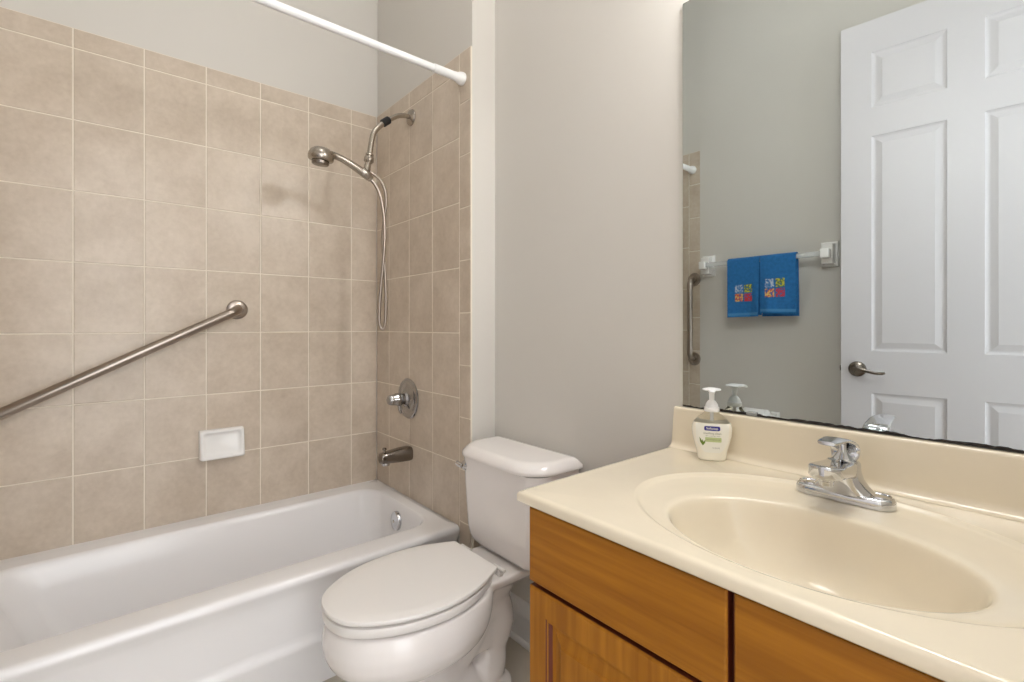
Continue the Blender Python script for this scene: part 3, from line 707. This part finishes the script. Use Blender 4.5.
# printed front label
t = NB(); gx, gz = 26, 22; V = {}
for i in range(gx + 1):
    for j in range(gz + 1):
        zz = 0.020 + 0.0675 * j / gz; k = j / gz
        hw = 0.036 * min(1.0, (0.45 + 1.15 * (k ** 0.75))) if k < 0.62 else 0.0365
        hw = min(hw, bdim(zz)[0] * 0.93)
        x = -hw + 2 * hw * i / gx; V[i, j] = t.verts.new((x, bsurf(x, zz, 0.0004), zz))
for i in range(gx):
    for j in range(gz): t.faces.new((V[i, j], V[i + 1, j], V[i + 1, j + 1], V[i, j + 1]))
bm = NB(); merge(bm, t)
lab = obj('front_label', bm, M['label'], bt, local=True, angle=180)
def patch(pts, off):
    """flat polygon in (x, z) wrapped on the bottle front"""
    t = NB()
    t.faces.new([t.verts.new((x, 0, z)) for x, z in pts])
    bmesh.ops.triangulate(t, faces=t.faces[:]); 
    for _ in range(2): bmesh.ops.subdivide_edges(t, edges=t.edges[:], cuts=1, use_grid_fill=True)
    for v in t.verts: v.co.y = bsurf(v.co.x, v.co.z, off)
    return t
def rpoly(x0, x1, z0, z1, r, n=5):
    return [(p[0], p[1]) for p in rrect(x0, x1, z0, z1, 0, r, n)]
obj('logo_plate', patch(rpoly(-0.0180, 0.0170, 0.0722, 0.0828, 0.0035), 0.0007), M['label_blue'], lab, local=True, smooth=False)
def text(body, size, x, z, m, parent, name, off=0.0009, bold=0.0, shear=0.0, align='CENTER'):
    cu = bpy.data.curves.new('lettering', 'FONT'); cu.body = body; cu.size = size; cu.align_x = align; cu.align_y = 'CENTER'; cu.offset = bold; cu.shear = shear; cu.resolution_u = 3
    o = bpy.data.objects.new('lettering', cu); COL.objects.link(o)
    dg = bpy.context.evaluated_depsgraph_get(); dg.update()
    me = bpy.data.meshes.new_from_object(o.evaluated_get(dg)); bpy.data.objects.remove(o)
    t = NB(); t.from_mesh(me); bpy.data.meshes.remove(me)
    for v in t.verts:
        X, Z = v.co.x + x, v.co.y + z; v.co = (X, bsurf(X, Z, off), Z)
    return obj(name, t, m, parent, local=True, smooth=False)
text('Softsoap', 0.0076, -0.0005, 0.0775, M['label'], lab, 'logo_lettering', bold=0.00006)
text('soothing clean', 0.0068, 0.000, 0.0660, M['label_text'], lab, 'name_lettering')
text('aloe vera fresh scent', 0.0038, 0.001, 0.0600, M['label_text'], lab, 'scent_lettering')
obj('green_band', patch(rpoly(-0.0160, 0.0200, 0.0455, 0.0565, 0.002), 0.0006), M['label_green'], lab, local=True, smooth=False)
text('moisturizing hand soap', 0.0034, 0.002, 0.0515, M['label_text'], lab, 'soap_lettering')
text('7.5 FL OZ', 0.0040, 0.008, 0.0315, M['ink'], lab, 'volume_lettering')
for k, (xa, za, xb, zb, wd) in enumerate(((-0.0215, 0.036, -0.0285, 0.056, 0.0024), (-0.0205, 0.036, -0.0155, 0.050, 0.0022), (-0.021, 0.0355, -0.0215, 0.0510, 0.0022))):
    mx_, mz_ = (xa + xb) / 2, (za + zb) / 2; dx_, dz_ = xb - xa, zb - za; L = sqrt(dx_ * dx_ + dz_ * dz_); nx, nz = -dz_ / L * wd, dx_ / L * wd
    obj('leaf', patch([(xa, za), (mx_ - nx, mz_ - nz), (xb, zb), (mx_ + nx, mz_ + nz)], 0.0008 + 0.0002 * k), M['leaf'], lab, local=True, smooth=False)
bm = NB(); lathe(bm, [(0, 0), (0.0165, 0), (0.0175, 0.002), (0.0172, 0.010), (0.0150, 0.0115), (0.0140, 0.017), (0.0110, 0.022), (0.0075, 0.026), (0, 0.026)], (0, 0, 0.1145), (0, 0, 1), 32)
pump = obj('pump_collar', bm, M['plastic'], bt, local=True)
bm = NB(); lathe(bm, [(0, 0), (0.0058, 0), (0.0062, 0.020), (0.0085, 0.0235), (0.0195, 0.0255), (0.0215, 0.0275), (0.0195, 0.0295), (0.010, 0.0315), (0, 0.0320)], (0, 0, 0.1395), (0, 0, 1), 28)
strap(bm, [(0, 0.0, 0.1668), (0, -0.020, 0.1668), (0, -0.030, 0.1648), (0, -0.033, 0.1625)], [0.009, 0.0075, 0.0060, 0.0050], [0.0040, 0.0038, 0.0032, 0.0025], (0, 0, 1), e=2.4)
obj('pump_head', bm, M['plastic'], bt, local=True)
bm = NB(); tube(bm, [(0, 0, 0.114), (0, 0, 0.092)], 0.004, 10); obj('dip_tube', bm, M['plastic'], bt, local=True)

# ------------------------------------------------------------------ opposite wall: towel bar, towels, paper roll
BY, BZ = YO + 0.072, 1.518
tb = thing('towel_bar', 'clear towel bar on white ceramic posts seen in the mirror', 'towel bar', (-1.13, YO, BZ))
for x in (-1.452, -0.822):
    bm = rect_rings(NB(), lambda a, b, d: (a, YO + d, b), x - 0.038, x + 0.038, BZ - 0.062, BZ + 0.062, [(0, 0.0006), (0, 0.008), (0.003, 0.012), (0.010, 0.016), (0.013, 0.030), (0.014, 0.050)])
    box(bm, (x - 0.019, YO + 0.045, BZ - 0.022), (x + 0.019, BY + 0.018, BZ + 0.022), 0.004, seg=3)
    obj('post', bm, M['ceramic'], tb, angle=45)
bm = box(NB(), (-1.438, BY - 0.008, BZ - 0.0125), (-0.836, BY + 0.008, BZ + 0.0125), 0.002)
obj('rail', bm, M['acrylic'], tb, label='clear acrylic rail')

def towel(label, x0, x1, zf, zb, seed, emb):
    rnd = random.Random(seed)
    t = thing('hand_towel', label, 'towel', ((x0 + x1) / 2, BY, zf), group=None)
    ph = rnd.uniform(0, 6)
    r = 0.0155; ztop = BZ + 0.004
    path = []
    for k in range(15): path.append((r + 0.004, zf + (ztop - zf) * k / 14))
    for k in range(1, 8): th = pi * k / 8; path.append((r * cos(th) + 0.004 * (1 - k / 4 if k < 4 else 0), ztop + r * sin(th)))
    for k in range(15): path.append((-r, ztop - (ztop - zb) * k / 14))
    nx = 22; thick = 0.0045
    def pt(i, k, off):
        u = i / nx; dy, z = path[k]; drop = max(0, (ztop - z)) / (ztop - zf)
        wv = drop * (0.005 * sin(u * 7 + ph) + 0.003 * sin(u * 13 + 2 * ph))
        sgn = 1 if k < 17 else (-1 if k > 21 else 0)
        a = path[max(k - 1, 0)]; b = path[min(k + 1, len(path) - 1)]; tx, tz = b[0] - a[0], b[1] - a[1]; L = sqrt(tx * tx + tz * tz) or 1
        ny, nz = tz / L, -tx / L
        y = BY + dy + (wv if sgn > 0 else -abs(wv) * 0.4 if sgn < 0 else 0) + ny * off
        zz = z + nz * off - (0.006 * u if seed == 2 else -0.004 * u) * (1 if k < 3 else 0)
        sh = 0.006 * drop * sin(ph + 3 * u)
        return (x0 + (x1 - x0) * u + sh, y, zz)
    K = len(path); bm = NB(); rings = []
    for i in range(nx + 1):
        rings.append([pt(i, k, thick / 2) for k in range(K)] + [pt(i, k, -thick / 2) for k in reversed(range(K))])
    loft(bm, rings)
    cl = obj('cloth', bm, M['blue'], t, angle=70)
    def onfront(u, z, off):
        kk = max(0.0, min(13.99, (z - zf) / (ztop - zf) * 14)); k = int(kk); fr = kk - k
        a = Vector(pt(u * nx, k, thick / 2 + off)); b = Vector(pt(u * nx, k + 1, thick / 2 + off)); return a.lerp(b, fr)
    def fpatch(bm, u0, u1, z0, z1, off, n=5, mi=0):
        q = NB(); V = [[q.verts.new(onfront(u0 + (u1 - u0) * i / n, z0 + (z1 - z0) * j / n, off)) for j in range(n + 1)] for i in range(n + 1)]
        for i in range(n):
            for j in range(n): q.faces.new((V[i][j], V[i + 1][j], V[i + 1][j + 1], V[i][j + 1]))
        for f in q.faces: f.material_index = mi
        merge(bm, q)
    bm = NB(); fpatch(bm, 0.02, 0.98, zf + 0.008, zf + 0.022, 0.0008, 12); obj('hem_band', bm, M['blue_hem'], t, angle=180)
    u0, u1, z0, z1 = emb; um, zm = (u0 + u1) / 2, (z0 + z1) / 2; gu, gz_ = 0.02, 0.003
    bm = NB()
    for mi, (a, b, c, d) in enumerate(((u0, um - gu, zm + gz_, z1), (um + gu, u1, zm + gz_, z1), (u0, um - gu, z0, zm - gz_), (um + gu, u1, z0, zm - gz_))):
        fpatch(bm, a, b, c, d, 0.0010, 5, mi)
    obj('embroidery', bm, [M['th_grey'], M['th_green'], M['th_yellow'], M['th_red']], cl, smooth=False, label='four embroidered motif squares in grey, green, yellow and red')
towel('blue hand towel with embroidered squares, hung lower, left of the two in the mirror', -1.298, -1.124, 1.210, 1.222, 1, (0.24, 0.78, 1.297, 1.388))
towel('blue hand towel with embroidered squares, right of the two, nearer the door in the mirror', -1.121, -0.947, 1.232, 1.214, 2, (0.16, 0.69, 1.314, 1.410))

tp = thing('toilet_paper_roll', 'white toilet paper roll held on the opposite wall below the blue towels', 'toilet paper', (-1.15, YO + 0.075, 0.64))
RZ, RY = 0.662, YO + 0.075
bm = NB(); lathe(bm, [(0.021, -0.059), (0.054, -0.059), (0.055, -0.057), (0.055, 0.057), (0.054, 0.059), (0.021, 0.059), (0.021, -0.059)], (-1.150, RY, RZ), (1, 0, 0), 40)
obj('paper', bm, M['paper'], tp)
th_ = thing('toilet_paper_holder', 'white ceramic toilet paper holder on the opposite wall below the towels', 'paper holder', (-1.15, YO, 0.662))
for x in (-1.150 - 0.072, -1.150 + 0.072):
    bm = rect_rings(NB(), lambda a, b, d: (a, YO + d, b), x - 0.022, x + 0.022, RZ - 0.04, RZ + 0.04, [(0, 0.0006), (0, 0.008), (0.003, 0.012), (0.008, 0.016), (0.010, 0.050)])
    box(bm, (x - 0.011, YO + 0.045, RZ - 0.02), (x + 0.011, RY + 0.022, RZ + 0.02), 0.005, seg=3)
    obj('post', bm, M['ceramic'], th_, angle=45)
bm = NB(); tube(bm, [(-1.218, RY, RZ), (-1.082, RY, RZ)], 0.012, 20); obj('spindle', bm, M['plastic'], th_)

# ------------------------------------------------------------------ open door standing along the opposite wall (seen in the mirror)
DW, DH, DT = 0.860, 2.545, 0.035
ang = radians(-5.5)
door = thing('door_1', 'white six-panel door swung open beside the towel bar, seen in the mirror', 'door', (-0.748, -0.310, 0.012), ang)
door['kind'] = 'structure'
bm = NB()
PX = [(0.117, 0.374), (0.487, 0.744)]; PZ = [(0.245, 0.846), (1.036, 2.016), (2.146, 2.398)]
xs_ = [0, 0.117, 0.374, 0.487, 0.744, DW]; zs_ = [0, 0.245, 0.846, 1.036, 2.016, 2.146, 2.398, DH]
for face, sg in ((0.0, 1), (-DT, -1)):
    mpd = (lambda a, b, d, f=face, s_=sg: (a, f + s_ * d, b))
    for i in range(5):
        for j in range(7):
            if i in (1, 3) and j in (1, 3, 5):
                rect_rings(bm, mpd, xs_[i], xs_[i + 1], zs_[j], zs_[j + 1], [(0, 0), (0.004, -0.0045), (0.010, -0.0072), (0.016, -0.0072), (0.037, -0.0012), (0.0385, -0.0004)])
            else:
                rect_rings(bm, mpd, xs_[i], xs_[i + 1], zs_[j], zs_[j + 1], [(0, 0)])
for q in ([(0, 0, 0), (DW, 0, 0), (DW, -DT, 0), (0, -DT, 0)], [(0, 0, DH), (DW, 0, DH), (DW, -DT, DH), (0, -DT, DH)], [(0, 0, 0), (0, 0, DH), (0, -DT, DH), (0, -DT, 0)], [(DW, 0, 0), (DW, 0, DH), (DW, -DT, DH), (DW, -DT, 0)]):
    bm.faces.new([bm.verts.new(p) for p in q])
bmesh.ops.remove_doubles(bm, verts=bm.verts[:], dist=1e-5)
obj('panel', bm, M['door_paint'], door, local=True, smooth=False)
HX, HZ = 0.064, 0.952
bm = NB(); lathe(bm, [(0, -0.001), (0.0345, -0.001), (0.0355, 0.004), (0.032, 0.010), (0.020, 0.014), (0.013, 0.020), (0.0125, 0.042), (0, 0.042)], (HX, 0, HZ), (0, 1, 0), 36)
kh = obj('door_handle', bm, M['dark_nickel'], door, local=True, label='satin nickel lever handle')
bm = NB(); strap(bm, [(HX - 0.010, 0.046, HZ), (HX + 0.010, 0.048, HZ + 0.001), (HX + 0.040, 0.050, HZ - 0.004), (HX + 0.070, 0.050, HZ - 0.012), (HX + 0.095, 0.049, HZ - 0.012), (HX + 0.108, 0.047, HZ - 0.009)], [0.007, 0.0085, 0.0065, 0.0055, 0.0065, 0.004], [0.011, 0.0125, 0.0085, 0.0065, 0.0075, 0.005], (0, 0, 1), e=2.3)
obj('lever', bm, M['dark_nickel'], kh, local=True)
bm = NB(); lathe(bm, [(0, -0.001), (0.0345, -0.001), (0.0355, 0.004), (0.032, 0.010), (0.020, 0.014), (0.014, 0.020), (0.014, 0.030), (0, 0.030)], (HX, -DT, HZ), (0, -1, 0), 28)
obj('rear_rosette', bm, M['dark_nickel'], door, local=True)
bm = box(NB(), (-0.006, -DT / 2 - 0.010, HZ - 0.012), (0.001, -DT / 2 + 0.010, HZ + 0.012), 0.002); obj('latch', bm, M['dark_nickel'], door, local=True)

# ------------------------------------------------------------------ lamps
vl = thing('vanity_light', 'chrome bar light with three frosted globes above the mirror', 'wall light', (-0.285, YW, 2.24))
bm = rect_rings(NB(), lambda a, b, d: (a, YW - d, b), -0.60, 0.03, 2.19, 2.29, [(0, 0.0005), (0, 0.022), (0.006, 0.030)])
obj('backplate', bm, M['chrome'], vl, smooth=False)
for x in (-0.445, -0.285, -0.125):
    bm = NB(); lathe(bm, [(0, 0.028), (0.028, 0.028), (0.028, 0.045), (0.022, 0.052), (0, 0.052)], (x, YW, 2.24), (0, -1, 0), 24)
    so_ = obj('socket', bm, M['chrome'], vl)
    bm = NB(); lathe(bm, [(0.058 * sin(pi * k / 16), 0.105 - 0.058 * cos(pi * k / 16)) for k in range(17)], (x, YW, 2.24), (0, -1, 0), 32)
    obj('globe', bm, M['globe'], so_)
cl = thing('ceiling_fill_light', 'unseen round fill light added at the middle of the bathroom ceiling', 'fill light', (-1.0, 0.42, ZC))  # lamp added out of view as soft fill for the room
bm = NB(); lathe(bm, [(0, 0.0005), (0.185, 0.0005), (0.19, 0.006), (0.185, 0.03), (0, 0.03)], (-1.0, 0.42, ZC), (0, 0, -1), 48)
obj('canopy', bm, M['white_paint'], cl)
bm = NB(); lathe(bm, [(0, 0.029), (0.172, 0.029), (0.165, 0.055), (0.13, 0.078), (0.07, 0.092), (0, 0.097)], (-1.0, 0.42, ZC), (0, 0, -1), 48)
obj('fill_diffuser', bm, M['fill_diffuser'], cl)
